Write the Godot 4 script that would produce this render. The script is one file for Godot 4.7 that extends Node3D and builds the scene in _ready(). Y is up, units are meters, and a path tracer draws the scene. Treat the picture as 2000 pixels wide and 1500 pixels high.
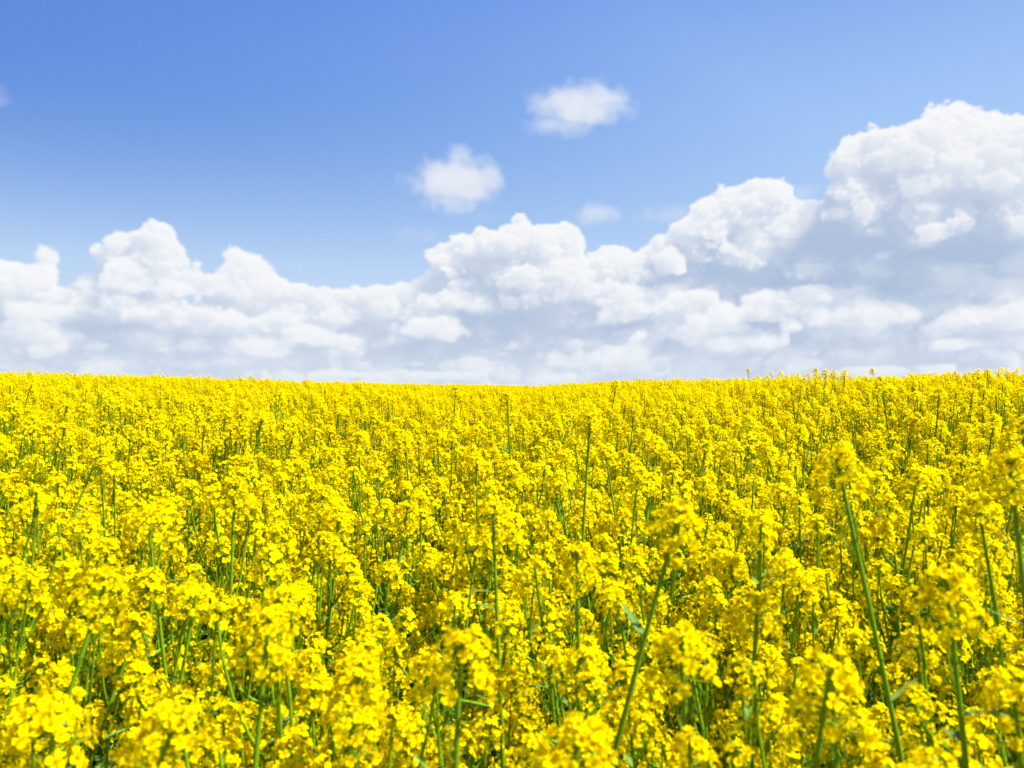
extends Node3D

func _ready() -> void:
	var cam := Camera3D.new()
	cam.name = "camera"
	cam.position = Vector3(0, EYE, 0)
	cam.rotation_degrees.x = 2.6
	cam.fov = rad_to_deg(2.0 * atan(750.0 / 1700.0))
	cam.near = 0.02
	cam.far = 6000.0
	var optics := CameraAttributesPhysical.new()
	optics.frustum_focal_length = 27.2
	optics.frustum_near = 0.02
	optics.frustum_far = 6000.0
	optics.frustum_focus_distance = 4.5
	optics.exposure_aperture = 6.3
	cam.attributes = optics
	cam.fov = rad_to_deg(2.0 * atan(750.0 / 1700.0))
	add_child(cam)
	var around := WorldEnvironment.new()
	around.name = "world_environment"
	var e := Environment.new()
	e.background_mode = Environment.BG_SKY
	var sky_look := PanoramaSkyMaterial.new()
	sky_look.panorama = make_sky()
	e.sky = Sky.new()
	e.sky.sky_material = sky_look
	e.tonemap_mode = Environment.TONE_MAPPER_LINEAR
	e.tonemap_exposure = 2.7
	e.background_energy_multiplier = 1.0 / 2.7
	e.sdfgi_enabled = true
	e.ssao_enabled = true
	e.ssil_enabled = true
	around.environment = e
	add_child(around)
	var sun := DirectionalLight3D.new()
	sun.name = "sun"
	sun.light_energy = 1.6
	sun.light_color = Color(1.0, 0.965, 0.9)
	sun.light_angular_distance = 0.5
	sun.shadow_enabled = true
	sun.rotation_degrees = Vector3(-SUN_EL, -SUN_AZ + 180.0, 0)
	add_child(sun)
	field()

# ---------------------------------------------------------------- the field

const EYE := 1.55
const PITCH := 2.6
const DEEP := 1.16          # height of the crop above the soil

var mat_petal: StandardMaterial3D
var mat_green: StandardMaterial3D
var mat_soil: StandardMaterial3D
var sway := FastNoiseLite.new()

class Buf:
	var v := PackedVector3Array()
	var n := PackedVector3Array()
	var c := PackedColorArray()
	var i := PackedInt32Array()

	func grid(points: PackedVector3Array, cols: int, colors: PackedColorArray) -> void:
		# rows of points, joined into a smooth sheet
		var at := v.size()
		var rows := points.size() / cols
		var nn := PackedVector3Array()
		nn.resize(points.size())
		for r in rows - 1:
			for k in cols - 1:
				var a := r * cols + k
				for t in [[a, a + 1, a + cols], [a + 1, a + cols + 1, a + cols]]:
					var f: Vector3 = (points[t[2]] - points[t[0]]).cross(points[t[1]] - points[t[0]])
					for q in 3:
						nn[t[q]] += f
						i.append(at + t[q])
		for k in points.size():
			v.append(points[k])
			n.append(nn[k].normalized() if nn[k].length_squared() > 1e-20 else Vector3.UP)
			c.append(colors[k])

	func tube(path: PackedVector3Array, r0: float, r1: float, sides: int, c0: Color, c1: Color) -> void:
		var at := v.size()
		var m := path.size()
		var side := Vector3.RIGHT
		for k in m:
			var d := (path[mini(k + 1, m - 1)] - path[maxi(k - 1, 0)]).normalized()
			side = (side - d * side.dot(d))
			if side.length() < 0.01:
				side = d.cross(Vector3(0.3, 0.5, 0.8))
			side = side.normalized()
			var up := d.cross(side)
			var f := k / float(m - 1)
			for s in sides:
				var w := TAU * s / sides
				var o := side * cos(w) + up * sin(w)
				v.append(path[k] + o * lerpf(r0, r1, f))
				n.append(o)
				c.append(c0.lerp(c1, f))
		for k in m - 1:
			for s in sides:
				var a := at + k * sides + s
				var b := at + k * sides + (s + 1) % sides
				i.append_array(PackedInt32Array([a, a + sides, b, b, a + sides, b + sides]))

	func bead(at: Vector3, axis: Vector3, r: float, h: float, color: Color) -> void:
		var o := v.size()
		var x := axis.cross(Vector3(0.31, 0.77, 0.55)).normalized()
		var z := x.cross(axis)
		for p in [axis * h, x * r, z * r, -x * r, -z * r, -axis * h * 0.6]:
			v.append(at + p)
			n.append(p.normalized())
			c.append(color)
		for k in 4:
			var a := o + 1 + k
			var b := o + 1 + (k + 1) % 4
			i.append_array(PackedInt32Array([o, a, b, o + 5, b, a]))

	func put(b: Buf, t: Transform3D, tint := Color.WHITE) -> void:
		var at := v.size()
		v.append_array(t * b.v)
		var turn := Transform3D(t.basis.orthonormalized(), Vector3.ZERO)
		n.append_array(turn * b.n)
		if tint == Color.WHITE:
			c.append_array(b.c)
		else:
			for q in b.c:
				c.append(q * tint)
		for q in b.i:
			i.append(at + q)

	func into(m: ArrayMesh, look: Material) -> ArrayMesh:
		if v.is_empty():
			return m
		var a := []
		a.resize(Mesh.ARRAY_MAX)
		a[Mesh.ARRAY_VERTEX] = v
		a[Mesh.ARRAY_NORMAL] = n
		a[Mesh.ARRAY_COLOR] = c
		a[Mesh.ARRAY_INDEX] = i
		m.add_surface_from_arrays(Mesh.PRIMITIVE_TRIANGLES, a)
		m.surface_set_material(m.get_surface_count() - 1, look)
		return m

	func mesh(look: Material) -> ArrayMesh:
		return into(ArrayMesh.new(), look)

func look(rough: float, through: float, spec: float) -> StandardMaterial3D:
	var m := StandardMaterial3D.new()
	m.vertex_color_use_as_albedo = true
	m.roughness = rough
	m.metallic_specular = spec
	m.cull_mode = BaseMaterial3D.CULL_DISABLED
	if through > 0.0:
		m.backlight_enabled = true
		m.backlight = Color(through, through, through).linear_to_srgb()
	return m

# ---- the lie of the land

func skyline(az: float) -> Vector2:
	# how high the crop stands against the sky, in degrees, and how far away its crest is
	var t := [[-60.0, 2.8, 22.0], [-30.0, 2.88, 24.0], [-22.0, 2.82, 25.0], [-16.0, 2.70, 27.0], [-10.0, 2.58, 32.0], [-3.0, 2.48, 40.0], [1.7, 2.40, 42.0], [6.7, 2.68, 28.0], [13.0, 3.00, 15.0], [19.0, 3.16, 11.5], [25.0, 3.18, 11.0], [31.0, 3.15, 11.0], [60.0, 2.9, 14.0]]
	if az <= t[0][0] or az >= t[-1][0]:
		return Vector2(2.9, lerpf(22.0, 14.0, smoothstep(-60, 60, az)))
	for k in t.size() - 1:
		if az < t[k + 1][0]:
			var f: float = (az - t[k][0]) / (t[k + 1][0] - t[k][0])
			f = f * f * (3.0 - 2.0 * f) * 0.4 + f * 0.6
			return Vector2(lerpf(t[k][1], t[k + 1][1], f), lerpf(t[k][2], t[k + 1][2], f))
	return Vector2(2.9, 14.0)

func crop_top(x: float, z: float) -> float:
	var d := sqrt(x * x + z * z)
	var q := skyline(rad_to_deg(atan2(x, -z)))
	var y := EYE - 0.05 + d * tan(deg_to_rad(q.x)) - 0.39 * exp(-d / 5.5)
	y += sway.get_noise_2d(x, z) * 0.09 * smoothstep(0.5, 2.5, d)
	var over := maxf(0.0, d - q.y)
	y -= 0.010 * over * over / (1.0 + over * 0.06)
	return y

func soil_height(x: float, z: float) -> float:
	var d := sqrt(x * x + z * z)
	if d < 90.0:
		return lerpf(crop_top(x, z) - DEEP, -6.0, smoothstep(50.0, 90.0, d))
	return -6.0

# ---- flowers

func petal(b: Buf, phi: float, size: float, open: float, r: RandomNumberGenerator, level: int, shade: float, lemon: float) -> void:
	var out := Vector3(cos(phi), 0, sin(phi))
	var side := Vector3(-sin(phi), 0, cos(phi))
	var up := Vector3.UP
	var tone := r.randf_range(0.95, 1.05) * shade
	var tip := Color(0.90 * tone, 0.90 * lemon * tone, 0.0)
	var root := Color(0.88 * tone, 0.69 * tone, 0.0)
	var lift := 1.0 - open
	var twist := r.randf_range(-0.25, 0.25)
	side = (side + up * twist).normalized()
	var dip := r.randf_range(-0.0012, 0.0016)
	var rows := [[0.0012, 0.0, 0.0012], [0.0052, 0.0018, 0.0040], [0.0094, 0.0018, 0.0053], [0.0120, 0.0008 + dip, 0.0034]]
	if level == 1:
		rows = [[0.001, 0.0, 0.0014], [0.0072, 0.0022, 0.0054], [0.0120, 0.0009 + dip, 0.0036]]
	elif level >= 2:
		rows = [[0.001, 0.0, 0.002], [0.0112, 0.0014 + dip, 0.0056]]
	var pts := PackedVector3Array()
	var cols := PackedColorArray()
	var wide := 3 if level == 0 else 2
	for q in rows:
		var rad: float = q[0] * size
		var high: float = q[1] * size
		var centre := out * rad * lerpf(0.55, 1.0, open) + up * (high + rad * lift * 1.0)
		for k in wide:
			var s := k - 1.0 if wide == 3 else k * 2.0 - 1.0
			var cup: float = 0.0011 * size * (absf(s) if wide == 3 else 0.5) * (q[2] / 0.005)
			pts.append(centre + side * s * q[2] * size + up * cup)
			cols.append(root.lerp(tip, clampf(q[0] / 0.007, 0, 1)))
	b.grid(pts, wide, cols)

func flower(r: RandomNumberGenerator, level: int) -> Buf:
	var b := Buf.new()
	var open := clampf(r.randf_range(0.3, 1.15), 0.0, 1.0)
	var size := r.randf_range(0.62, 0.84)
	var turn := r.randf_range(0, TAU)
	var n := 4 if level < 3 else 2
	var shade := r.randf_range(0.86, 1.05)
	var lemon := r.randf_range(0.79, 0.89)
	for k in n:
		petal(b, turn + TAU * k / n + r.randf_range(-0.12, 0.12), size * (1.0 if level < 3 else 1.1), open, r, level, shade, lemon)
	if level == 0:
		for k in 4:
			var w := turn + TAU * (k + 0.5) / 4
			var p := Vector3(cos(w) * 0.0014, 0.0005, sin(w) * 0.0014)
			b.tube(PackedVector3Array([p, p * 1.3 + Vector3.UP * 0.0048]), 0.00035, 0.0006, 3, Color(0.5, 0.45, 0.02), Color(0.75, 0.50, 0.01))
	return b

func aim(dir: Vector3, spin: float) -> Basis:
	var y := dir.normalized()
	var x := y.cross(Vector3(0.37, 0.21, 0.9)).normalized()
	return Basis(x, y, x.cross(y)).rotated(y, spin)

# a flower head: rachis with pedicels, young pods and buds (green), flowers (yellow); the tip is at the origin
func make_head(kind: int) -> Dictionary:
	var r := RandomNumberGenerator.new()
	r.seed = 300 + kind
	var count: int = [44, 20, 36, 26, 32, 16, 40, 28, 12, 9, 46, 40][kind]
	var tall: float = [0.040, 0.034, 0.044, 0.028, 0.048, 0.040, 0.032, 0.038, 0.022, 0.03, 0.044, 0.036][kind]
	var wide: float = [1.0, 1.1, 1.0, 0.9, 1.05, 0.85, 1.12, 0.95, 0.8, 0.75, 1.02, 1.1][kind]
	var spots := []
	for k in count:
		var f := k / float(count - 1)
		var y := lerpf(-tall, -0.004, pow(f, 0.85))
		var w := k * 2.39996 + r.randf_range(-0.3, 0.3)
		var tilt := deg_to_rad(lerpf(112.0 if count > 33 else 98.0, 32.0, pow(f, 1.1)) + r.randf_range(-16, 16))
		var long := lerpf(0.029, 0.019, f) * wide * r.randf_range(0.85, 1.15)
		var dir := Vector3(cos(w) * sin(tilt), cos(tilt), sin(w) * sin(tilt))
		var start := Vector3(0, y, 0)
		var bend := (dir + Vector3(0, 0.25, 0)).normalized()
		spots.append({"start": start, "mid": start + dir * long * 0.55, "end": start + dir * long * 0.55 + bend * long * 0.5, "face": (bend + Vector3(r.randf_range(-0.6, 0.6), r.randf_range(-0.3, 0.5), r.randf_range(-0.6, 0.6))).normalized(), "which": r.randi() % 6, "spin": r.randf_range(0, TAU)})
	return {"kind": kind, "spots": spots, "tall": tall, "wide": wide}

var flower_set := []       # level > variants
func head_green(h: Dictionary, level: int) -> Buf:
	var b := Buf.new()
	var r := RandomNumberGenerator.new()
	r.seed = 900 + h.kind
	var stalk := Color(0.125, 0.23, 0.006)
	var pale := Color(0.23, 0.31, 0.006)
	var tall: float = h.tall
	b.tube(PackedVector3Array([Vector3(0, -tall - 0.09, 0), Vector3(0.001, -tall * 0.6, 0), Vector3(0, 0.002, 0)]), 0.0022, 0.0011, 5 if level == 0 else 3, stalk, pale)
	if level < 2:
		for s in h.spots:
			b.tube(PackedVector3Array([s.start, s.mid, s.end]) if level == 0 else PackedVector3Array([s.start, s.end]), 0.00055, 0.00065, 3, pale, pale)
	var pods: int = [9, 8, 6, 3][level] * (2 if h.kind == 9 else 1)
	for k in pods:
		var w := k * 2.39996 + 0.7
		var y := -tall - lerpf(0.008, 0.085, (k + 0.5) / pods)
		var dir := Vector3(cos(w), r.randf_range(0.35, 0.9), sin(w)).normalized()
		var p := Vector3(0, y, 0)
		var long := r.randf_range(0.010, 0.016)
		var pod := lerpf(0.012, 0.042, (k + 0.5) / pods) * r.randf_range(0.8, 1.2)
		var up := (dir + Vector3(0, 0.9, 0)).normalized()
		b.tube(PackedVector3Array([p, p + dir * long, p + dir * long + up * pod * 0.5, p + dir * long + up * pod]), 0.0006, 0.0008, 3, stalk, stalk)
	return b

func head_buds(h: Dictionary, level: int) -> Buf:
	var b := Buf.new()
	var r := RandomNumberGenerator.new()
	r.seed = 1900 + h.kind
	var buds: int = [18, 10, 5, 2][level] * (2 if h.kind == 8 else 1)
	for k in buds:
		var w := k * 2.39996
		var f := sqrt((k + 0.5) / buds)
		var dir := Vector3(cos(w) * f * 0.8, 1.0, sin(w) * f * 0.8).normalized()
		var far := r.randf_range(0.009, 0.013)
		var g := r.randf_range(0.75, 1.15)
		var p := Vector3(0, -0.002, 0) + dir * far
		b.bead(p, dir, 0.0019 * (1.0 if level < 2 else 1.7), 0.0034, Color(0.42 * g, 0.43 * g, 0.005))
		if level == 0:
			b.tube(PackedVector3Array([Vector3(0, -0.002, 0), p]), 0.0005, 0.0006, 3, Color(0.2, 0.3, 0.03), Color(0.3, 0.36, 0.03))
	return b

func head_petals(h: Dictionary, level: int) -> Buf:
	var b := Buf.new()
	var n := 0
	for s in h.spots:
		n += 1
		b.put(flower_set[level][s.which], Transform3D(aim(s.face, s.spin), s.end))
	return b

var heads := []             # eight kinds of head
var head_bufs := []         # level > kind > {green, petals}

# ---- leaves

func leaf(long: float, wide: float, droop: float, r: RandomNumberGenerator) -> Buf:
	# grows from the origin along +Z, upper side +Y
	var b := Buf.new()
	var pts := PackedVector3Array()
	var cols := PackedColorArray()
	var g := r.randf_range(0.8, 1.2)
	var roll := r.randf_range(-0.3, 0.3)
	for k in 6:
		var f := k / 5.0
		var w := wide * (0.35 + 1.5 * f) * (1.0 - f) * 1.5 + wide * 0.06
		var centre := Vector3(roll * f * f * long * 0.3, sin(f * 1.2) * long * 0.28 - droop * f * f * long, f * long)
		for s in [-1.0, 0.0, 1.0]:
			pts.append(centre + Vector3(s * w * 0.5, absf(s) * w * 0.16 + sin(f * 9.0 + s) * wide * 0.05, 0))
			cols.append(Color(0.075 * g, 0.16 * g, 0.02 * g) if s != 0.0 else Color(0.12 * g, 0.20 * g, 0.035 * g))
	b.grid(pts, 3, cols)
	return b

# ---- whole plants

func bow(a: Vector3, b: Vector3, bulge: Vector3, n: int) -> PackedVector3Array:
	var p := PackedVector3Array()
	for k in n + 1:
		var f := k / float(n)
		p.append(a.lerp(b, f) + bulge * (4.0 * f * (1.0 - f)))
	return p

func along(p: PackedVector3Array, f: float) -> Vector3:
	var q := clampf(f, 0, 1) * (p.size() - 1)
	var k := mini(int(q), p.size() - 2)
	return p[k].lerp(p[k + 1], q - k)

# tip: where the top of the main head is, from the foot of the plant
func design(seed_: int, tip: Vector3, bulge: Vector3, branches: int, lowest: float, highest: float, head_kind := -1, head_size := 1.0) -> Dictionary:
	var r := RandomNumberGenerator.new()
	r.seed = seed_
	var stem := bow(Vector3.ZERO, tip, bulge, 8)
	var end := (stem[8] - stem[7]).normalized()
	var k0 := head_kind if head_kind >= 0 else r.randi() % 10
	var d := {"stem": stem, "heads": [{"kind": k0, "at": Transform3D(aim(end, r.randf_range(0, TAU)).scaled(Vector3.ONE * head_size), tip)}], "branches": [], "leaves": [], "thick": r.randf_range(0.0055, 0.0075)}
	var turn := r.randf_range(0, TAU)
	for k in branches:
		var f := lerpf(0.42, 0.84, (k + r.randf_range(0.0, 0.8)) / branches)
		var from := along(stem, f)
		turn += 2.39996 + r.randf_range(-0.4, 0.4)
		var reach := r.randf_range(0.06, 0.17) * tip.y * lerpf(1.1, 0.7, f)
		var top := tip.y * r.randf_range(lowest, highest)
		top = maxf(top, from.y + 0.10)
		var to := Vector3(along(stem, minf(1.0, top / tip.y)).x, top, along(stem, minf(1.0, top / tip.y)).z) + Vector3(cos(turn), 0, sin(turn)) * reach
		var path := bow(from, to, Vector3(cos(turn), -0.25, sin(turn)) * reach * 0.28, 5)
		d.branches.append(path)
		var dir := ((path[5] - path[4]).normalized() + Vector3(r.randf_range(-0.2, 0.2), 0.4, r.randf_range(-0.2, 0.2))).normalized()
		d.heads.append({"kind": r.randi() % 10, "at": Transform3D(aim(dir, r.randf_range(0, TAU)).scaled(Vector3.ONE * r.randf_range(0.72, 1.0)), to)})
		# each branch rises from the axil of a leaf
		var s := r.randf_range(0.6, 1.0)
		d.leaves.append({"at": Transform3D(Basis(Vector3.UP, PI / 2 - turn), from), "long": lerpf(0.20, 0.07, (f - 0.42) / 0.42) * s, "wide": lerpf(0.06, 0.018, (f - 0.42) / 0.42) * s, "droop": r.randf_range(0.1, 0.5), "seed": r.randi()})
	for k in 4:
		var w := r.randf_range(0, TAU)
		d.leaves.append({"at": Transform3D(Basis(Vector3.UP, w), along(stem, r.randf_range(0.6, 0.9))), "long": r.randf_range(0.03, 0.075), "wide": r.randf_range(0.007, 0.014), "droop": r.randf_range(-0.3, 0.4), "seed": r.randi()})
	for k in 3:
		var w := r.randf_range(0, TAU)
		d.leaves.append({"at": Transform3D(Basis(Vector3.UP, w), along(stem, r.randf_range(0.2, 0.5))), "long": r.randf_range(0.16, 0.26), "wide": r.randf_range(0.05, 0.09), "droop": r.randf_range(0.2, 0.7), "seed": r.randi()})
	return d

func stem_buf(d: Dictionary, sides: int) -> Buf:
	var b := Buf.new()
	b.tube(d.stem, d.thick, d.get("top", 0.0024), sides, Color(0.12, 0.22, 0.015), Color(0.15, 0.285, 0.008))
	return b

func branch_buf(path: PackedVector3Array, sides: int) -> Buf:
	var b := Buf.new()
	b.tube(path, 0.0032, 0.002, sides, Color(0.13, 0.26, 0.008), Color(0.16, 0.30, 0.007))
	return b

func leaf_buf(l: Dictionary) -> Buf:
	var r := RandomNumberGenerator.new()
	r.seed = l.seed
	return leaf(l.long, l.wide, l.droop, r)

func baked(d: Dictionary, level: int) -> ArrayMesh:
	# a whole plant in one mesh, for the crowd
	var g := stem_buf(d, 4 if level < 3 else 3)
	var y := Buf.new()
	for p in d.branches:
		g.put(branch_buf(p, 3), Transform3D())
	for l in d.leaves:
		g.put(leaf_buf(l), l.at)
	for h in d.heads:
		g.put(head_bufs[level][h.kind].green, h.at)
		g.put(head_bufs[level][h.kind].buds, h.at)
		y.put(head_bufs[level][h.kind].petals, h.at)
	return y.into(g.mesh(mat_green), mat_petal)

var part_mesh := {}
func part(called: String, m: Mesh, parent: Node3D, at := Transform3D()) -> MeshInstance3D:
	var o := MeshInstance3D.new()
	o.name = called
	o.mesh = m
	o.transform = at
	parent.add_child(o, true)
	return o

func head_mesh(what: String, kind: int, level: int) -> ArrayMesh:
	var key := what + str(kind) + "/" + str(level)
	if not part_mesh.has(key):
		part_mesh[key] = head_bufs[level][kind][what].mesh(mat_petal if what == "petals" else mat_green)
	return part_mesh[key]

var flower_meshes := []
func plant(d: Dictionary, level: int, single_flowers: bool) -> Node3D:
	# a plant of named parts
	var o := Node3D.new()
	o.name = "rapeseed_plant"
	part("stem", stem_buf(d, 7).mesh(mat_green), o)
	for p in d.branches:
		part("branch", branch_buf(p, 5).mesh(mat_green), o)
	for l in d.leaves:
		part("leaf", leaf_buf(l).mesh(mat_green), o, l.at)
	for h in d.heads:
		var head := part("flower_head", head_mesh("green", h.kind, level), o, h.at)
		part("buds", head_mesh("buds", h.kind, level), head).set_meta("kind", "stuff")
		if single_flowers:
			for s in heads[h.kind].spots:
				part("flower", flower_meshes[s.which], head, Transform3D(aim(s.face, s.spin), s.end))
		else:
			part("petals", head_mesh("petals", h.kind, level), head).set_meta("kind", "stuff")
	return o

var used := {}
func place(o: Node3D, at: Vector3, turn: float, size: float, label: String, group := "") -> void:
	used[o.name] = used.get(o.name, -1) + 1
	var n: int = used[o.name]
	if n > 0:
		o.name = "%s_%03d" % [o.name, n]
	o.position = at
	o.rotation.y = turn
	o.scale = Vector3.ONE * size
	o.set_meta("label", label)
	o.set_meta("category", "rapeseed plant")
	if group:
		o.set_meta("group", group)
	add_child(o)

func ground() -> void:
	var b := Buf.new()
	var rings := [0.0, 0.5, 1.0, 1.5, 2.0, 2.6, 3.3, 4.1, 5.0, 6.0, 7.2, 8.6, 10.2, 12.0, 14.0, 16.5, 19.5, 23.0, 27.0, 32.0, 38.0, 45.0, 53.0, 62.0, 73.0, 90.0, 140.0, 300.0, 800.0, 2000.0, 4500.0]
	var cols := 145
	var pts := PackedVector3Array()
	var tint := PackedColorArray()
	for q in rings:
		for k in cols:
			var w: float = TAU * (k % (cols - 1)) / (cols - 1)
			var x: float = sin(w) * q
			var z: float = -cos(w) * q
			pts.append(Vector3(x, soil_height(x, z), z))
			tint.append(Color.WHITE)
	b.grid(pts, cols, tint)
	var m := StandardMaterial3D.new()
	var grain := NoiseTexture2D.new()
	grain.width = 512
	grain.height = 512
	grain.seamless = true
	var fn := FastNoiseLite.new()
	fn.seed = 3
	fn.frequency = 0.03
	fn.fractal_octaves = 5
	grain.noise = fn
	var ramp := Gradient.new()
	ramp.set_color(0, Color(0.13, 0.10, 0.07))
	ramp.set_color(1, Color(0.36, 0.31, 0.22))
	ramp.add_point(0.5, Color(0.25, 0.22, 0.13))
	grain.color_ramp = ramp
	m.albedo_texture = grain
	m.uv1_triplanar = true
	m.uv1_world_triplanar = true
	m.uv1_scale = Vector3.ONE * 0.9
	m.roughness = 0.95
	var g := MeshInstance3D.new()
	g.name = "ground"
	g.mesh = b.mesh(m)
	g.set_meta("kind", "structure")
	g.set_meta("label", "brown soil of the rolling field under the crop")
	add_child(g)

func where(px: float, py: float, far: float) -> Vector3:
	# a direction given by azimuth and elevation in degrees, at that distance
	return Vector3(0, EYE, 0) + Vector3(sin(deg_to_rad(px)) * cos(deg_to_rad(py)), sin(deg_to_rad(py)), -cos(deg_to_rad(px)) * cos(deg_to_rad(py))) * far

func tall_plants() -> Array:
	# plants that stand out: azimuth and elevation of the head, distance, azimuth and elevation of a lower point of the stem, size of the head, branches, label
	return [
		[20.43, -2.29, 1.21, 22.17, -10.76, 1.00, 2, "tall leaning rapeseed plant with round flower head and long bare stem on the right", "tall leaning plant with round head"],
		[4.24, -8.52, 1.33, 4.31, -15.29, 1.00, 3, "upright rapeseed plant with round flower head and green buds in the middle foreground", "upright plant with round green-budded head"],
		[10.76, -5.99, 1.10, 8.93, -12.08, 1.00, 3, "rapeseed plant with thick tilted green stem forking below its flower heads", "plant with thick forked stem"],
		[26.35, -9.27, 1.03, 26.94, -16.45, 1.03, 2, "large blurred rapeseed head with dark bare stem at the lower right", "large blurred head at lower right"],
		[29.68, -2.41, 1.19, 30.04, -6.71, 1.00, 3, "broad rapeseed flower head cut by the right edge of the picture", "broad head at the right edge"],
		[28.04, -4.65, 1.59, 28.82, -10.19, 1.00, 2, "rapeseed head on a straight green stem just left of the right edge", "straight stemmed plant near the right edge"],
		[10.85, -13.86, 1.01, 11.12, -19.15, 1.00, 3, "rapeseed plant with dense round head on dark stem at bottom right of centre", "dense round head right of bottom centre"],
		[-15.44, -12.25, 1.07, -15.98, -18.23, 1.00, 3, "tall rapeseed plant with ragged yellow head and straight stem at lower left", "ragged yellow head at lower left"],
		[-24.86, -9.38, 1.31, -25.88, -12.73, 1.00, 3, "rapeseed head bent over to the right on a slanting stem at far left", "bent head at far left"],
		[-23.00, -11.86, 1.52, -24.45, -15.96, 1.00, 3, "leaning rapeseed plant beside the bent head at lower left", "leaning plant beside the bent head"],
		[-3.32, -14.23, 0.92, -3.57, -19.74, 1.05, 3, "out of focus rapeseed plant with clumped flowers at bottom centre", "clumped out of focus plant at bottom centre"],
		[-20.90, -17.75, 0.98, -21.72, -19.55, 1.10, 4, "big blurred rapeseed head at the bottom edge left of centre", "big blurred head at the bottom left"],
		[-27.25, -16.41, 1.03, -27.59, -18.72, 1.14, 4, "big blurred rapeseed head in the bottom left corner", "big blurred head in the left corner"],
		[-17.61, -3.92, 1.84, -17.72, -9.23, 1.00, 2, "rapeseed head on a dark upright stem left of centre in the middle rows", "dark upright stem left of centre"],
		[-22.60, -5.78, 1.72, -22.04, -9.88, 1.00, 2, "rapeseed head with stem curving down to the right in the left middle rows", "down-curving stem in the left rows"],
		[-6.84, -5.56, 2.00, -7.63, -10.55, 1.00, 2, "rapeseed head with slender stem slanting left near the centre", "slender slanting stem near the centre"],
		[5.11, 0.24, 2.06, 4.79, -4.43, 1.00, 1, "tall rapeseed plant standing above the far rows right of centre", "tall plant above the right centre rows"],
		[-0.34, 1.76, 3.31, -0.27, 0.58, 1.00, 1, "small tall rapeseed head close to the horizon in the middle", "small tall head under the central horizon"],
		[-16.00, 0.30, 2.95, -16.53, -2.34, 1.00, 1, "rapeseed head nodding to the right above the left rows", "nodding head above the left rows"],
		[-27.10, 0.90, 3.71, -27.38, -0.68, 1.00, 1, "small rapeseed head above the far left rows", "small head above the far left rows"],
		[-25.15, -1.24, 2.35, -26.95, -6.03, 1.00, 1, "rapeseed plant with very long slanting stem on the left", "very long slanting stem at left"],
		[6.85, 2.65, 5.45, 6.37, -0.09, 1.00, 0, "thin tall rapeseed stalk touching the horizon right of centre", "thin stalk touching the horizon"],
		[-1.27, -5.70, 1.45, -1.07, -10.00, 1.00, 3, "wide rapeseed head with short visible stem in the centre", "wide head in the centre"],
		[-12.16, -4.51, 1.90, -12.75, -9.44, 1.00, 2, "rapeseed head on a thin straight stem between left and centre", "thin straight stem left of centre"],
		[19.78, -15.04, 0.98, 19.13, -18.77, 1.19, 4, "large blurred cluster of rapeseed flowers at the lower right", "blurred flower cluster at lower right"],
		[4.30, -19.73, 0.92, 3.96, -21.02, 1.23, 4, "large blurred rapeseed head at the bottom edge in the middle", "blurred head at the bottom middle"],
		[-28.96, 2.22, 5.67, -29.66, -0.96, 1.00, 0, "thin rapeseed stalk leaning right at the far left below the horizon", "thin leaning stalk at far left"],
		[22.53, 3.27, 10.74, 22.58, 2.56, 1.00, 0, "tallest rapeseed head standing up against the sky on the right", "tallest head on the right skyline"],
		[19.29, 3.35, 11.46, 19.28, 2.61, 1.00, 0, "small rapeseed head poking above the right skyline", "small head on the right skyline"],
		[15.23, 3.42, 13.70, 15.22, 2.83, 1.00, 0, "tiny rapeseed head above the skyline where the field rises", "tiny head where the skyline rises"],
		[16.20, -1.64, 3.10, 17.23, -5.19, 1.00, 1, "rapeseed plant with bare tip leaning left in the right middle rows", "bare tip leaning left at right"],
		[23.48, 2.01, 4.99, 23.36, -1.63, 1.00, 1, "thin tall rapeseed plant standing clear in the far right rows", "thin tall plant in the right rows"],
		[-7.03, -0.93, 3.00, -6.68, -4.41, 1.00, 1, "rapeseed head on a dark stem left of the middle in the far rows", "dark stem left of the middle"],
		[-3.71, 2.26, 5.42, -3.77, 0.91, 1.00, 1, "small rapeseed head just under the horizon in the middle", "small head under the horizon"],
		[8.03, 1.07, 4.01, 7.76, -1.09, 1.00, 1, "rapeseed head beside the thin tall stalk right of centre", "head beside the thin stalk"],
		[-27.20, -0.38, 3.19, -27.49, -3.06, 1.00, 1, "rapeseed head with dark stem in the left far rows", "dark stem in the left far rows"],
		[30.34, -0.08, 1.97, 30.59, -4.40, 1.00, 1, "near rapeseed head half cut off by the right edge below the horizon", "half cut head at the right edge"],
		[-18.20, -1.05, 3.48, -18.34, -3.90, 1.00, 1, "rapeseed head on dark stem in the far rows left of centre", "far dark stem left of centre"],
		[24.66, -12.57, 1.45, 24.89, -14.80, 1.00, 3, "rapeseed plant with loose flowers between two large heads at lower right", "loose flowers between large heads"],
		[-9.87, -16.01, 1.10, -10.16, -19.49, 1.00, 4, "dense rapeseed plant at the bottom between left and centre", "dense plant at bottom left centre"],
		[15.61, -11.18, 1.24, 15.24, -15.70, 1.00, 4, "rapeseed plant with many small flowers in the right foreground", "many small flowers at right front"],
	]

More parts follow.
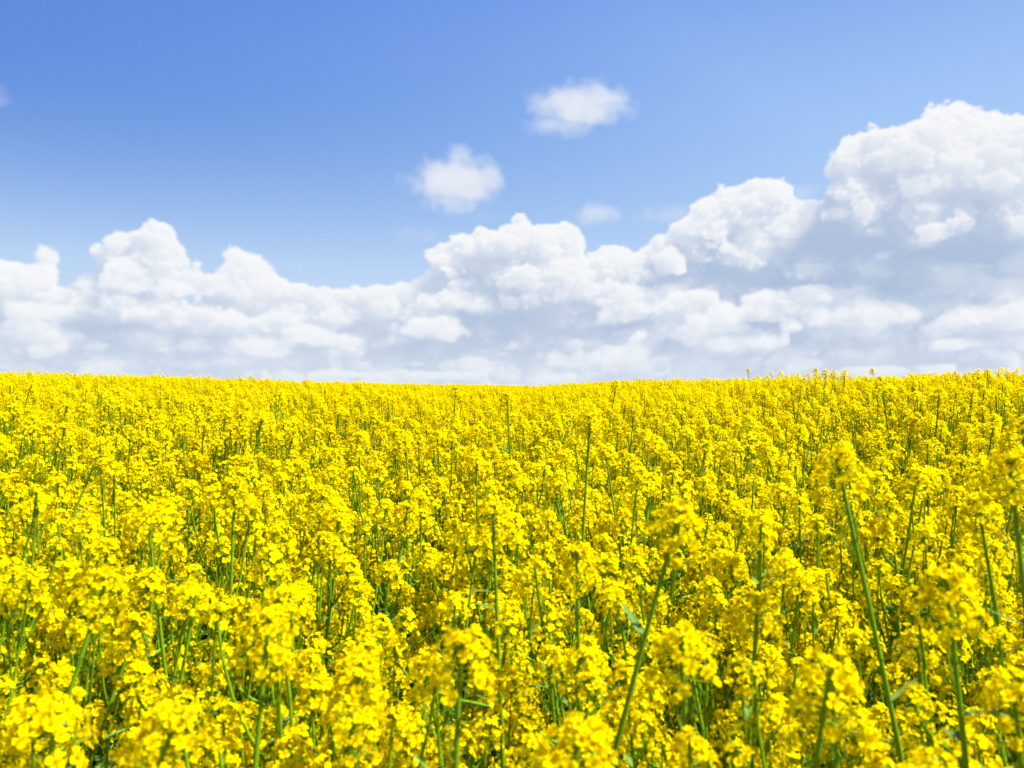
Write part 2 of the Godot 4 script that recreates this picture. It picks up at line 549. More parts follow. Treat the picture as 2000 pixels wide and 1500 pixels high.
func field() -> void:
	sway.seed = 12
	sway.frequency = 0.3
	sway.fractal_octaves = 2
	mat_petal = look(0.65, 1.0, 0.06)
	mat_green = look(0.5, 0.25, 0.25)
	ground()
	var r := RandomNumberGenerator.new()
	r.seed = 42
	for level in 4:
		var set_ := []
		for k in 6:
			r.seed = 50 + k
			set_.append(flower(r, level))
		flower_set.append(set_)
	for b in flower_set[0]:
		flower_meshes.append(b.mesh(mat_petal))
	for k in 12:
		heads.append(make_head(k))
	for level in 4:
		var per := []
		for k in 12:
			per.append({"green": head_green(heads[k], level), "buds": head_buds(heads[k], level), "petals": head_petals(heads[k], level)})
		head_bufs.append(per)
	# plants that stand out, one by one
	var n := 0
	var taken_spots := []
	var clear := []   # gaps in the crop in front of some of them
	for q in tall_plants():
		n += 1
		var tip := where(q[0], q[1], q[2])
		var low := where(q[3], q[4], q[2] * cos(deg_to_rad(q[1])) / cos(deg_to_rad(q[4])))
		var down := (low - tip)
		var slope := down / maxf(0.02, -down.y)
		slope = slope.limit_length(1.12)
		var foot_y := soil_height(tip.x, tip.z)
		var drop := tip.y - foot_y
		var foot := Vector3(tip.x + slope.x * drop * 0.75, 0, tip.z + slope.z * drop * 0.75)
		foot.y = soil_height(foot.x, foot.z)
		var rise := tip - foot
		# straight near the top in the direction seen, upright at the foot
		var bulge := Vector3(-slope.x, 0, -slope.z) * drop * -0.06
		var d := design(7000 + n, rise, bulge, q[6], 0.62 if q[6] < 4 else 0.82, 0.88 if q[6] < 4 else 1.0, 10 + n % 2, q[5])
		d.thick = 0.0065
		d.top = 0.0027
		place(plant(d, 0, q[2] < 1.7), foot, 0.0, 1.0, q[7])
		taken_spots.append([foot, q[8]])
		if n in [1, 2, 3, 4]:
			clear.append([(q[0] + q[3]) / 2.0, q[2]])
	# the crop
	var designs := []
	for k in 10:
		r.seed = 600 + k
		designs.append(design(100 + k, Vector3(r.randf_range(-0.24, 0.24), DEEP * r.randf_range(0.92, 1.05), r.randf_range(-0.24, 0.24)), Vector3(r.randf_range(-0.04, 0.04), 0, r.randf_range(-0.04, 0.04)), r.randi_range(9, 13), 0.62, 1.0))
	r.seed = 4242
	var spots := []
	var reach := 60.0
	var cells := {}
	for band in [[0.45, 4.5, 0.136], [4.5, 10.0, 0.142], [10.0, 60.0, 0.125]]:
		var step: float = band[2]
		var lim := int(band[1] / step) + 1
		for ix in range(-lim, lim + 1):
			for iz in range(-lim, lim + 1):
				var x := (ix + r.randf_range(-0.48, 0.48)) * step
				var z := (iz + r.randf_range(-0.48, 0.48)) * step
				var d := sqrt(x * x + z * z)
				if d < band[0] or d >= band[1]:
					continue
				var az := rad_to_deg(atan2(x, -z))
				if absf(az) > 44.0 and (d > 2.5 or absf(az) > 100.0):
					continue
				if d > skyline(az).y + 5.0:
					continue
				spots.append([d, x, z, az])
	spots.sort_custom(func(a, b): return a[0] < b[0])
	var near := []
	for k in 10:
		near.append([plant(designs[k], 0, true), plant(designs[k], 1, false)])
	var crowds := {}
	var single := n
	for s in spots:
		var d: float = s[0]
		var hides := false
		for g in clear:
			if d > g[1] - 0.55 and d < g[1] + 0.12 and absf(s[3] - g[0]) < 4.0:
				hides = true
		if hides:
			continue
		var top := crop_top(s[1], s[2])
		var size := r.randf_range(0.84, 1.03) + (0.06 if r.randf() < 0.06 else 0.0)
		if d > 7.0:
			size = lerpf(size, 0.98, 0.5)
		var at := Vector3(s[1], top - DEEP, s[2])
		var kind := r.randi() % 10
		var turn := r.randf_range(0, TAU)
		var seen_ := absf(s[3]) < 32.5 and d > 0.62
		if seen_ and single < 300:
			single += 1
			var o: Node3D = near[kind][0 if d < 1.25 else 1].duplicate()
			place(o, at, turn, size, sixteen(traits(designs[kind], turn, size, s[3]) + beside(taken_spots, at, s[3], d)), "rapeseed plants in the near part of the field")
		else:
			var level := 1 if d < 6.0 else 2 if d < 13.0 else 3
			var key := level * 10 + kind
			if not crowds.has(key):
				crowds[key] = []
			crowds[key].append([Transform3D(Basis(Vector3.UP, turn).scaled(Vector3.ONE * size), at), Color.WHITE * r.randf_range(0.9, 1.07) * Color(1.0, r.randf_range(0.96, 1.04), 1.0)])
	for pair in near:
		for o in pair:
			o.free()
	var rest := Node3D.new()
	rest.name = "rapeseed_crop"
	rest.set_meta("kind", "stuff")
	rest.set_meta("label", "dense yellow flowering rapeseed crop running back to the crest of the hill")
	rest.set_meta("category", "crop")
	add_child(rest)
	var total := 0
	for key in crowds:
		var mm := MultiMesh.new()
		mm.transform_format = MultiMesh.TRANSFORM_3D
		mm.use_colors = true
		mm.mesh = baked(designs[key % 10], key / 10)
		mm.instance_count = crowds[key].size()
		for k in crowds[key].size():
			mm.set_instance_transform(k, crowds[key][k][0])
			mm.set_instance_color(k, crowds[key][k][1])
		total += crowds[key].size()
		var mi := MultiMeshInstance3D.new()
		mi.name = "plants"
		mi.multimesh = mm
		mi.set_meta("kind", "stuff")
		rest.add_child(mi, true)

func beside(known: Array, at: Vector3, az: float, d: float) -> String:
	# says where a plant stands by the plant that stands out next to it
	var best := 1e9
	var words := ""
	for q in known:
		var p: Vector3 = q[0]
		var away := p.distance_to(at)
		if away < best:
			best = away
			var side := wrapf(az - rad_to_deg(atan2(p.x, -p.z)), -180, 180) * d / 57.3
			var deep := d - Vector2(p.x, p.z).length()
			if absf(side) > absf(deep):
				words = ("just right of" if away < 0.2 else "further right of") if side > 0 else ("just left of" if away < 0.2 else "further left of")
			else:
				words = ("close behind" if away < 0.2 else "well behind") if deep > 0 else ("close in front of" if away < 0.2 else "well in front of")
			words = "rapeseed " + words + " the " + q[1]
	return words

func traits(d: Dictionary, turn: float, size: float, az: float) -> String:
	# height, main head and lean of a plant of the crowd, in words
	var w := "tall " if size > 0.975 else "short " if size < 0.9 else ""
	w += ["full-headed ", "sparse ", "full-headed ", "", "", "sparse ", "full-headed ", "", "budding ", "pod-bearing ", "", ""][d.heads[0].kind]
	var tip: Vector3 = Basis(Vector3.UP, turn + deg_to_rad(az)) * d.stem[8]
	if tip.x < -0.07:
		w += "left-leaning "
	elif tip.x > 0.07:
		w += "right-leaning "
	elif absf(tip.x) < 0.03:
		w += "upright "
	return w

func sixteen(text: String) -> String:
	var w := text.split(" ")
	return " ".join(w.slice(maxi(0, w.size() - 16)))

# ---------------------------------------------------------------- sky: air and clouds, computed once into a panorama

const SUN_AZ := 102.0
const SUN_EL := 55.0
var cloud_list := PackedFloat32Array()   # azimuth, elevation, half width, half height, depth, density of each billow, in degrees
var p_az := 0.0
var p_el := 0.0
var p_step := 0.1
var p_zstep := 0.3
var p_z0 := -4.5
var p_nx := 0
var p_ny := 0
var p_nz := 0
var p_sx := 0.0
var p_sz := 0.0
var p_dens := []
var p_light := []
var p_rows := []

func billows() -> PackedFloat32Array:
	return PackedFloat32Array([
		26.8, 14.4, 4.5, 3.5, -2.0, 1.00, 24.1, 15.4, 2.8, 2.3, -2.0, 1.00, 30.1, 13.8, 3.3, 3.1, -2.0, 1.00, 26.5, 16.8, 2.1, 1.6, -2.0, 1.00,
		22.3, 15.6, 1.9, 1.8, -2.0, 1.00, 29.4, 15.7, 1.8, 1.5, -2.0, 1.00, 22.3, 13.2, 2.6, 2.1, -2.0, 1.00, 30.5, 11.5, 4.0, 2.3, -2.0, 1.00,
		26.2, 11.6, 4.1, 2.2, -2.0, 1.00, 22.9, 11.5, 2.3, 1.5, -1.0, 0.80, 20.9, 15.5, 1.0, 1.2, -1.5, 0.40, 15.4, 13.1, 2.4, 2.0, 0.0, 1.00,
		16.9, 13.8, 1.9, 1.2, 0.0, 1.00, 13.2, 12.4, 2.3, 1.8, 0.0, 1.00, 18.4, 12.0, 2.8, 1.9, 0.0, 1.00, 20.8, 11.0, 2.1, 1.8, 0.0, 1.00,
		15.9, 10.6, 4.7, 2.1, 0.0, 1.00, 19.6, 9.4, 4.5, 1.6, 0.0, 1.00, 23.1, 9.2, 3.4, 1.2, 0.0, 1.00, 26.2, 8.5, 3.0, 1.0, 0.5, 0.80,
		11.7, 11.1, 1.6, 1.6, 0.0, 1.00, 10.1, 10.5, 1.8, 1.3, 0.0, 1.00, 9.1, 10.8, 1.0, 0.8, 0.5, 0.90, -1.2, 11.4, 2.7, 1.6, -0.5, 1.00,
		0.2, 12.0, 1.9, 1.3, -0.5, 1.00, 2.5, 11.3, 2.3, 1.6, -0.5, 1.00, 3.4, 10.3, 2.0, 1.3, -0.5, 1.00, -4.1, 10.6, 1.4, 1.1, -0.3, 0.90,
		0.0, 9.3, 4.7, 2.0, -0.5, 1.00, 4.1, 9.0, 4.4, 2.0, -0.5, 1.00, 7.1, 8.1, 4.0, 1.5, 0.0, 1.00, 6.1, 10.2, 1.8, 1.1, 0.5, 0.80,
		8.4, 9.4, 2.0, 1.2, 0.0, 1.00, -2.4, 8.0, 2.4, 1.5, -0.5, 1.00, 0.3, 7.6, 3.7, 1.3, -0.5, 1.00, -11.7, 6.8, 2.9, 1.5, 0.0, 1.00,
		-8.7, 7.4, 2.0, 1.3, 0.0, 1.00, -6.7, 8.1, 1.5, 1.5, 0.5, 0.80, -5.1, 6.9, 2.5, 1.7, 0.0, 1.00, -13.3, 6.1, 1.9, 1.3, 0.0, 1.00,
		-10.1, 7.9, 1.6, 0.8, -0.3, 1.00, -5.7, 8.9, 1.5, 1.2, 1.0, 0.50, -22.6, 10.9, 1.3, 1.5, 0.0, 0.90, -24.5, 10.0, 1.1, 1.4, 0.0, 0.90,
		-23.1, 8.9, 2.4, 1.8, 0.0, 1.00, -21.8, 9.6, 0.8, 1.3, 0.0, 0.90, -20.3, 8.7, 1.3, 1.1, 0.0, 1.00, -18.8, 8.4, 1.5, 1.1, 0.0, 1.00,
		-17.2, 9.2, 1.5, 1.7, 1.0, 0.70, -16.5, 7.7, 1.9, 1.8, 1.0, 0.70, -28.4, 8.8, 0.9, 1.2, 1.0, 0.60, -28.2, 7.0, 1.1, 1.8, 1.0, 0.70,
		-30.2, 6.6, 1.3, 1.3, 0.0, 1.00, -25.9, 7.5, 1.6, 1.2, 0.5, 0.80, -23.9, 6.7, 4.2, 1.5, 0.0, 1.00, -19.5, 6.3, 4.8, 1.4, 0.0, 1.00,
		-29.0, 4.8, 2.3, 1.2, 0.0, 1.00, -28.4, 4.4, 0.7, 0.7, -1.0, 1.00, 11.7, 7.8, 4.9, 1.8, 1.0, 1.00, 17.1, 7.6, 4.9, 1.6, 1.0, 1.00,
		22.5, 6.8, 4.3, 1.4, 0.5, 1.00, 27.2, 6.5, 3.5, 1.2, 0.0, 1.00, 29.3, 7.0, 2.1, 0.9, 0.0, 1.00, -3.7, 15.7, 2.8, 1.5, 0.0, 0.24,
		-1.7, 15.8, 1.2, 1.4, 0.0, 0.22, -3.8, 17.1, 1.0, 0.9, 0.0, 0.22, -3.9, 14.4, 1.6, 0.9, 0.0, 0.20, -5.9, 15.7, 1.3, 0.6, 0.0, 0.12,
		4.3, 20.3, 3.0, 1.2, 0.0, 0.20, 7.0, 20.1, 1.1, 0.7, 0.0, 0.18, 5.1, 21.1, 1.4, 0.7, 0.0, 0.20, 3.2, 19.1, 2.0, 0.7, 0.0, 0.13,
		3.8, 18.6, 1.1, 0.4, 0.0, 0.14, 1.9, 20.7, 1.1, 0.6, 0.0, 0.12, 5.5, 13.5, 1.3, 0.8, 0.0, 0.16, 10.4, 13.4, 1.8, 0.5, 0.0, 0.08,
		-31.2, 18.0, 0.8, 0.6, 0.0, 0.07, -6.1, 12.2, 1.3, 0.5, 0.0, 0.06, -14.3, 10.2, 0.6, 0.3, 0.0, 0.06,
		18.4, 14.1, 1.4, 0.6, 0.0, 0.09, -1.4, 13.4, 0.9, 0.3, 0.0, 0.05,
		24.0, 8.0, 4.5, 1.5, 2.6, 0.80, 30.5, 8.2, 4.5, 1.5, 2.6, 0.80, 27.0, 9.0, 3.0, 1.0, 2.8, 0.80,
		23.5, 10.9, 3.2, 1.6, 1.6, 1.00, 29.5, 9.9, 4.0, 1.7, 1.6, 1.00, -14, 7.2, 3, 1.2, 1.5, 0.9,
		22.2, 6.5, 4.94, 0.96, -1.98, 0.5,
		19.5, 7.1, 2.34, 0.72, -1.87, 0.42,
		27.7, 6.3, 2.73, 0.8, -1.98, 0.5,
		29.3, 5.8, 1.69, 0.64, -1.87, 0.42,
		13.9, 5.1, 2.86, 0.64, -2.035, 0.42,
		12.3, 5.7, 1.69, 0.56, -1.98, 0.42,
		6.4, 4.2, 3.64, 0.72, -2.035, 0.42,
		8.1, 4.5, 1.69, 0.56, -1.98, 0.42,
		2.5, 2.9, 1.56, 0.48, -2.09, 0.42,
		-5.1, 6.2, 1.95, 0.88, -1.65, 0.5,
		-4.4, 6.7, 1.04, 0.56, -1.76, 0.42,
		-12.6, 5.6, 2.47, 0.72, -1.76, 0.42,
		-16.4, 5, 2.08, 0.48, -1.87, 0.42,
		-22.5, 8.2, 2.21, 0.96, -1.21, 0.5,
		-18.9, 8, 1.56, 0.56, -1.43, 0.42,
		-28.4, 4.2, 1.04, 0.56, -1.98, 0.42,
		-29.8, 6.5, 1.3, 0.64, -1.43, 0.42,
		10.4, 10.1, 1.2, 1.1, -2, 0.9,
		7.4, 7.1, 2.21, 0.8, -1.32, 0.5,
		23.6, 3.1, 2.6, 0.32, -2.09, 0.42,
		28, 4.6, 2.08, 0.32, -1.98, 0.42,
		-20.7, 6.8, 3.3, 0.9, -0.5, 1,
		-22.2, 7.1, 2.3, 1.2, 0.5, 1,
		13, 8.8, 1.9, 1, 1, 1,
		-3.3, 15.3, 2.2, 1.3, 0, 0.26,
		4.8, 19.9, 2.6, 1, 0, 0.22,
		5.8, 20.6, 1.9, 0.8, 0, 0.22
	])

func more_billows(a: PackedFloat32Array) -> PackedFloat32Array:
	var r := RandomNumberGenerator.new()
	r.seed = 77
	# flat layers close to the horizon, all the way round
	for i in 380:
		var az := r.randf_range(-180, 180)
		var el := 1.6 + 5.0 * pow(r.randf(), 1.5)
		var flat := 0.12 + 0.055 * el
		a.append_array(PackedFloat32Array([az, el, r.randf_range(1.4, 4.5), flat * r.randf_range(0.9, 1.9), r.randf_range(0.8, 3.6), r.randf_range(0.36, 0.9)]))
	# heaps behind heaps, and the far cloud that closes the gaps
	for i in 760:
		var az := r.randf_range(-180, 180)
		var el := 2.4 + 5.6 * pow(r.randf(), 1.2)
		var w := r.randf_range(0.7, 2.1) * (0.6 + el * 0.07)
		a.append_array(PackedFloat32Array([az, el, w * 1.25, w * 0.62, r.randf_range(0.6, 3.4), 0.8]))
	for i in 60:
		var az := -177.0 + i * 6.0
		var high := 4.6 if az > 6 and az < 36 else 3.2
		a.append_array(PackedFloat32Array([az + r.randf_range(-1, 1), 3.0, 5.0, high * r.randf_range(0.8, 1.1), 4.0, 0.6]))
	# small billows on top of the layers
	for i in 330:
		var az := r.randf_range(-180, 180)
		var el := r.randf_range(2.6, 5.6)
		var w := r.randf_range(0.4, 1.2)
		a.append_array(PackedFloat32Array([az, el, w, w * 0.55, r.randf_range(-0.5, 1.5), r.randf_range(0.4, 1.0)]))
	for i in 46:
		var az := r.randf_range(9, 34)
		var el := r.randf_range(5.5, 8.0 + (az - 9.0) * 0.06)
		var w := r.randf_range(0.8, 2.0)
		a.append_array(PackedFloat32Array([az, el, w * 1.3, w * 0.5, r.randf_range(-1.6, 0.6), r.randf_range(0.5, 0.8)]))
	# heaps outside the picture
	for i in 80:
		var az := r.randf_range(36, 324)
		var top := r.randf_range(5.0, 13.0)
		var w := r.randf_range(1.6, 3.4)
		for k in 5:
			var el := lerpf(4.5, top, k / 4.0)
			a.append_array(PackedFloat32Array([az - 360 * int(az > 180) + r.randf_range(-2.5, 2.5), el, w * r.randf_range(0.6, 1.1), w * 0.6 * r.randf_range(0.7, 1.2), r.randf_range(-1.5, 1.0), 1.0]))
	for i in 36:
		var az := r.randf_range(40, 320)
		var el := r.randf_range(13, 62)
		var w := r.randf_range(1.0, 2.6)
		for k in 4:
			a.append_array(PackedFloat32Array([az - 360 * int(az > 180) + r.randf_range(-1, 1) * w * 1.3, el + r.randf_range(-0.6, 0.6) * w, w * r.randf_range(0.6, 1.1) / cos(deg_to_rad(el)), w * r.randf_range(0.4, 0.7), r.randf_range(-0.5, 0.5), r.randf_range(0.12, 0.3)]))
	return a

func cloud_slice(z: int) -> void:
	var n := p_nx * p_ny
	var s := PackedFloat32Array()
	var kk := PackedFloat32Array()
	s.resize(n)
	s.fill(-9.0)
	kk.resize(n)
	var zd := p_z0 + z * p_zstep
	var count := cloud_list.size() / 6
	for b in count:
		var o := b * 6
		var rx := cloud_list[o + 2]
		var ry := cloud_list[o + 3]
		var rz := clampf(rx, 0.5, 2.6)
		var dz := (zd - cloud_list[o + 4]) / rz
		dz *= dz
		if dz > 1.7:
			continue
		var small := minf(rx, ry)
		var k := cloud_list[o + 5]
		var cx := cloud_list[o] - p_az
		var cy := cloud_list[o + 1] - p_el
		var x0 := maxi(0, int((cx - rx * 1.35) / p_step))
		var x1 := mini(p_nx - 1, int((cx + rx * 1.35) / p_step))
		var y0 := maxi(0, int((cy - ry * 1.35) / p_step))
		var y1 := mini(p_ny - 1, int((cy + ry * 1.35) / p_step))
		var fx := p_step / rx
		for y in range(y0, y1 + 1):
			var dy := (y * p_step - cy) / ry
			if dy < 0.0:
				dy *= 1.3 if k < 0.8 else 1.6
			var rest := dy * dy + dz
			if rest > 1.8:
				continue
			var dx := (x0 * p_step - cx) / rx
			var at := y * p_nx + x0
			for x in range(x0, x1 + 1):
				var v := (1.0 - sqrt(dx * dx + rest)) * small
				if v > s[at]:
					s[at] = v
					kk[at] = k
				dx += fx
				at += 1
	var noise := FastNoiseLite.new()
	noise.noise_type = FastNoiseLite.TYPE_CELLULAR
	noise.cellular_return_type = FastNoiseLite.RETURN_DISTANCE
	noise.cellular_distance_function = FastNoiseLite.DISTANCE_EUCLIDEAN
	noise.frequency = 0.5
	noise.fractal_type = FastNoiseLite.FRACTAL_FBM
	noise.fractal_octaves = 5
	noise.fractal_lacunarity = 2.3
	noise.fractal_gain = 0.56
	noise.seed = 5
	var lobe := FastNoiseLite.new()
	lobe.noise_type = FastNoiseLite.TYPE_CELLULAR
	lobe.cellular_return_type = FastNoiseLite.RETURN_DISTANCE
	lobe.cellular_distance_function = FastNoiseLite.DISTANCE_EUCLIDEAN
	lobe.frequency = 0.27
	lobe.fractal_type = FastNoiseLite.FRACTAL_NONE
	lobe.seed = 21
	var wisp := FastNoiseLite.new()
	wisp.noise_type = FastNoiseLite.TYPE_SIMPLEX_SMOOTH
	wisp.frequency = 0.55
	wisp.fractal_octaves = 5
	wisp.fractal_gain = 0.58
	wisp.seed = 9
	var d := PackedFloat32Array()
	d.resize(n)
	for y in p_ny:
		var el := p_el + y * p_step
		for x in p_nx:
			var at := y * p_nx + x
			var v := s[at]
			if v < -1.0:
				continue
			if v < 2.2:
				var az := p_az + x * p_step
				var k := kk[at]
				var w := wisp.get_noise_3d(az, el * 1.15, zd)
				# rounded heads on the thick clouds, torn edges on the thin ones
				if k > 0.35:
					var ex := az + w * 0.7
					v += 0.27 + (-lobe.get_noise_3d(ex, el * 1.3, zd * 1.1) - 0.6) * 1.2 + (-noise.get_noise_3d(ex, el * 1.15, zd * 0.5) - 0.55) * 1.75 + w * 0.3
				else:
					v += w * 1.0 + 0.13
				var soft := 0.17 if k > 0.75 else 0.17 + (0.75 - k) * 1.2
				d[at] = (k if k > 0.35 else k * 0.3) * clampf(v / soft, 0.0, 1.0)
			else:
				d[at] = kk[at] if kk[at] > 0.35 else kk[at] * 0.3
	p_dens[z] = d

func fan_start() -> float:
	return -maxf(0.0, p_sz * p_ny * p_step / p_zstep) - 1.0

func cloud_light(f: int) -> void:
	# one fan of sun rays: follows the light down through the clouds
	var lit := PackedFloat32Array()
	lit.resize(p_nx * p_ny)
	var most := int(absf(p_sx) * p_ny) + 2
	var tau := PackedFloat32Array()
	tau.resize(p_nx + 2 * most)
	var none := PackedFloat32Array()
	none.resize(p_nx * p_ny)
	for j in p_ny:
		# light also comes round a cloud from the sides; low down, clouds in line are miles apart
		var keep := pow(lerpf(0.52, 0.80, smoothstep(3.0, 10.0, p_el + (p_ny - 1 - j) * p_step)), p_step)
		var zf := f + fan_start() + p_sz * j * p_step / p_zstep
		var z := int(floor(zf))
		var m := zf - z
		var d: PackedFloat32Array = p_dens[z] if z >= 0 and z < p_nz else none
		var d2: PackedFloat32Array = p_dens[z + 1] if z >= -1 and z < p_nz - 1 else none
		var shift := most + int(round(p_sx * j))
		var row := (p_ny - 1 - j) * p_nx
		for x in p_nx:
			var a := d[row + x]
			a += (d2[row + x] - a) * m
			var t := tau[x + shift] * (keep if a > 0.05 else keep * keep) + a * p_step
			tau[x + shift] = t
			lit[row + x] = t
	p_light[f] = lit

func cloud_pixels(y: int) -> void:
	var out := PackedFloat32Array()
	out.resize(p_nx * 4)
	var j := p_ny - 1 - y
	var back := fan_start() + p_sz * j * p_step / p_zstep
	var base := int(floor(-back))
	var m := -back - base
	var el := p_el + y * p_step
	var dens := []
	var lit := []
	for z in p_nz:
		dens.append(p_dens[z])
		lit.append(p_light[clampi(z + base, 0, p_light.size() - 1)])
	lit.append(p_light[clampi(p_nz + base, 0, p_light.size() - 1)])
	for x in p_nx:
		var at := y * p_nx + x
		var through := 1.0
		var r := 0.0
		var g := 0.0
		var b := 0.0
		for z in p_nz:
			var d: float = dens[z][at]
			if d <= 0.0:
				continue
			var a := 1.0 - exp(-d * p_zstep * 9.0)
			var t: float = lit[z][at] * (1.0 - m) + lit[z + 1][at] * m
			var sun := 0.52 * exp(-t * 3.6) + 0.48 * exp(-t * 0.8)
			if d < 0.14:
				sun *= 0.5
			var sky := exp(-t * 0.55)
			var w := through * a
			r += w * (lerpf(0.355, 0.69, sky) * (1.0 - sun) + 0.985 * sun)
			g += w * (lerpf(0.47, 0.755, sky) * (1.0 - sun) + 0.985 * sun)
			b += w * (lerpf(0.68, 0.86, sky) * (1.0 - sun) + 0.985 * sun)
			through *= 1.0 - a
			if through < 0.02:
				break
		var cover := 1.0 - through
		if cover > 0.0:
			r /= cover
			g /= cover
			b /= cover
			# air between the eye and the clouds
			var air := 0.55 * exp(-maxf(el - 1.5, 0.0) / 2.6)
			r = lerpf(r, 0.60, air)
			g = lerpf(g, 0.705, air)
			b = lerpf(b, 0.85, air)
		out[x * 4] = r
		out[x * 4 + 1] = g
		out[x * 4 + 2] = b
		out[x * 4 + 3] = cover
	p_rows[y] = out

func each(task, n: int) -> void:
	WorkerThreadPool.wait_for_group_task_completion(WorkerThreadPool.add_group_task(task, n))

func cloud_panel(az0: float, az1: float, el0: float, el1: float, step: float, zstep: float) -> Dictionary:
	p_az = az0
	p_el = el0
	p_step = step
	p_zstep = zstep
	p_nx = int((az1 - az0) / step)
	p_ny = int((el1 - el0) / step)
	p_nz = int(9.0 / zstep)
	var rel := deg_to_rad(SUN_AZ - (az0 + az1) / 2.0)
	var cot := 1.0 / tan(deg_to_rad(SUN_EL))
	p_sx = sin(rel) * cot
	p_sz = -cos(rel) * cot
	p_dens = []
	p_dens.resize(p_nz)
	p_light = []
	p_light.resize(p_nz + int(absf(p_sz) * p_ny * p_step / p_zstep) + 4)
	p_rows = []
	p_rows.resize(p_ny)
	each(cloud_slice, p_nz)
	each(cloud_light, p_light.size())
	each(cloud_pixels, p_ny)
	p_dens = []
	p_light = []
	return {"az": az0, "el": el0, "step": step, "nx": p_nx, "ny": p_ny, "rows": p_rows}

func taken(p: Dictionary, az: float, el: float) -> Color:
	var fx: float = clampf((az - p.az) / p.step, 0.0, p.nx - 1.001)
	var fy: float = (el - p.el) / p.step
	if fy >= p.ny - 1.001 or fy < 0.0:
		return Color(0, 0, 0, 0)
	var x := int(fx)
	var y := int(fy)
	fx -= x
	fy -= y
	var r0: PackedFloat32Array = p.rows[y]
	var r1: PackedFloat32Array = p.rows[y + 1]
	var o := x * 4
	var c := [0.0, 0.0, 0.0, 0.0]
	var w := [(1 - fx) * (1 - fy), fx * (1 - fy), (1 - fx) * fy, fx * fy]
	for k in 4:
		var row := r0 if k < 2 else r1
		var q := o + 4 * (k % 2)
		var a: float = row[q + 3] * w[k]
		c[0] += row[q] * a
		c[1] += row[q + 1] * a
		c[2] += row[q + 2] * a
		c[3] += a
	if c[3] > 0.0:
		return Color(c[0] / c[3], c[1] / c[3], c[2] / c[3], c[3])
	return Color(0, 0, 0, 0)

const SKY_W := 4096
const SKY_H := 2048
var near_panel := {}
var far_panel := {}
var sky_rows := []
var sun_to := Vector3.ZERO

func air_color(az: float, el: float) -> Color:
	var stops := [[-1.0, 0.58, 0.72, 0.91], [6.0, 0.57, 0.72, 0.93], [10.0, 0.53, 0.70, 0.935], [15.0, 0.42, 0.615, 0.925], [20.0, 0.325, 0.525, 0.91], [26.5, 0.210, 0.382, 0.842], [40.0, 0.13, 0.28, 0.74], [90.0, 0.10, 0.23, 0.66]]
	var c := Vector3(stops[0][1], stops[0][2], stops[0][3])
	for k in stops.size() - 1:
		var a = stops[k]
		var b = stops[k + 1]
		if el >= a[0]:
			c = Vector3(a[1], a[2], a[3]).lerp(Vector3(b[1], b[2], b[3]), minf((el - a[0]) / (b[0] - a[0]), 1.0))
	# deepest blue at a right angle to the sun
	var dir := Vector3(sin(deg_to_rad(az)) * cos(deg_to_rad(el)), sin(deg_to_rad(el)), -cos(deg_to_rad(az)) * cos(deg_to_rad(el)))
	var gamma := rad_to_deg(acos(clampf(dir.dot(sun_to), -1, 1)))
	gamma = 112.0 - absf(gamma - 112.0) if gamma > 36.0 else 36.0
	var s := (71.0 - gamma) / 22.0 * smoothstep(7.0, 22.0, el)
	if s < 0.0:
		return Color(c.x * pow(2.35, s), c.y * pow(1.78, s), c.z * pow(1.22, s))
	return Color(minf(c.x * pow(1.2, s), 0.8), minf(c.y * pow(1.13, s), 0.85), minf(c.z * pow(1.05, s), 0.95))

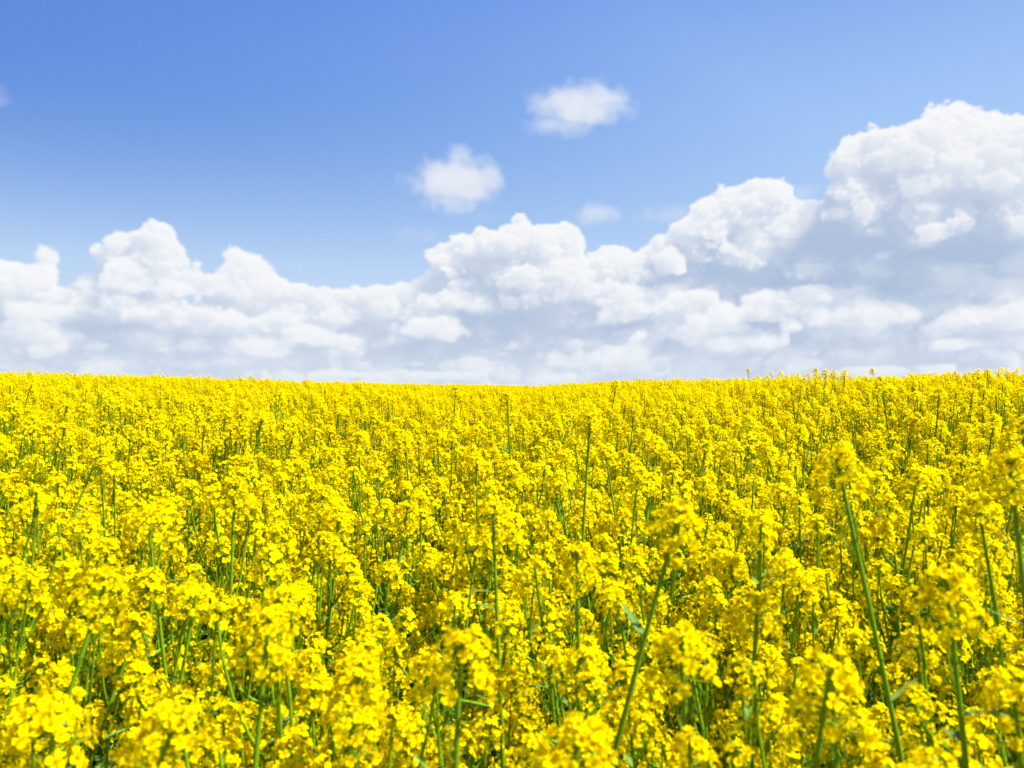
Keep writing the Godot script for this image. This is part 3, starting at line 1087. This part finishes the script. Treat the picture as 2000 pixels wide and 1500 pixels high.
func sky_row(n: int) -> void:
	var out := PackedByteArray()
	out.resize(SKY_W * 3)
	var el := 90.0 - (n + 0.5) / SKY_H * 180.0
	var r := RandomNumberGenerator.new()
	r.seed = 1000 + n
	var last := Color()
	var high := el > 66.0
	for x in SKY_W:
		var az := (x + 0.5) / SKY_W * 360.0
		var ring := az
		if az > 180.0:
			az -= 360.0
		if x % 4 == 0:
			last = air_color(az, el)
		var c := last
		var veil := 0.8 * exp(-maxf(el - 2.0, 0.0) / 3.0)
		c = Color(lerpf(c.r, 0.60, veil), lerpf(c.g, 0.70, veil), lerpf(c.b, 0.86, veil))
		if not high and el > -0.5:
			var q := Color(0, 0, 0, 0)
			var side := smoothstep(34.0, 36.0, absf(az))
			if side < 1.0:
				q = taken(near_panel, az, el)
			if side > 0.0:
				var f := taken(far_panel, ring, el)
				if side < 1.0:
					var a := lerpf(q.a, f.a, side)
					var m := side * f.a / maxf(a, 1e-6)
					q = Color(lerpf(q.r, f.r, m), lerpf(q.g, f.g, m), lerpf(q.b, f.b, m), a)
				else:
					q = f
			c = Color(lerpf(c.r, q.r, q.a), lerpf(c.g, q.g, q.a), lerpf(c.b, q.b, q.a))
		c = c.linear_to_srgb()
		var grain := r.randf_range(-0.9, 0.9)
		out[x * 3] = clampi(int(c.r * 255.0 + 0.5 + grain), 0, 255)
		out[x * 3 + 1] = clampi(int(c.g * 255.0 + 0.5 + grain), 0, 255)
		out[x * 3 + 2] = clampi(int(c.b * 255.0 + 0.5 + grain), 0, 255)
	sky_rows[n] = out

func make_sky() -> ImageTexture:
	sun_to = Vector3(sin(deg_to_rad(SUN_AZ)) * cos(deg_to_rad(SUN_EL)), sin(deg_to_rad(SUN_EL)), -cos(deg_to_rad(SUN_AZ)) * cos(deg_to_rad(SUN_EL)))
	var here := more_billows(billows())
	cloud_list = here
	near_panel = cloud_panel(-38, 38, -0.6, 24.5, 0.088, 0.3)
	# the ring round the back runs from 0 to 360 degrees
	cloud_list = PackedFloat32Array()
	for b in here.size() / 6:
		var one := here.slice(b * 6, b * 6 + 6)
		if one[0] < 0.0:
			one[0] += 360.0
		cloud_list.append_array(one)
	far_panel = cloud_panel(30, 330, -0.6, 66, 0.3, 0.6)
	var half := SKY_H / 2 + 4
	sky_rows.resize(half)
	each(sky_row, half)
	var all := PackedByteArray()
	for row in sky_rows:
		all.append_array(row)
	var low: PackedByteArray = sky_rows[half - 1]
	for k in SKY_H - half:
		all.append_array(low)
	sky_rows = []
	near_panel = {}
	far_panel = {}
	return ImageTexture.create_from_image(Image.create_from_data(SKY_W, SKY_H, false, Image.FORMAT_RGB8, all))
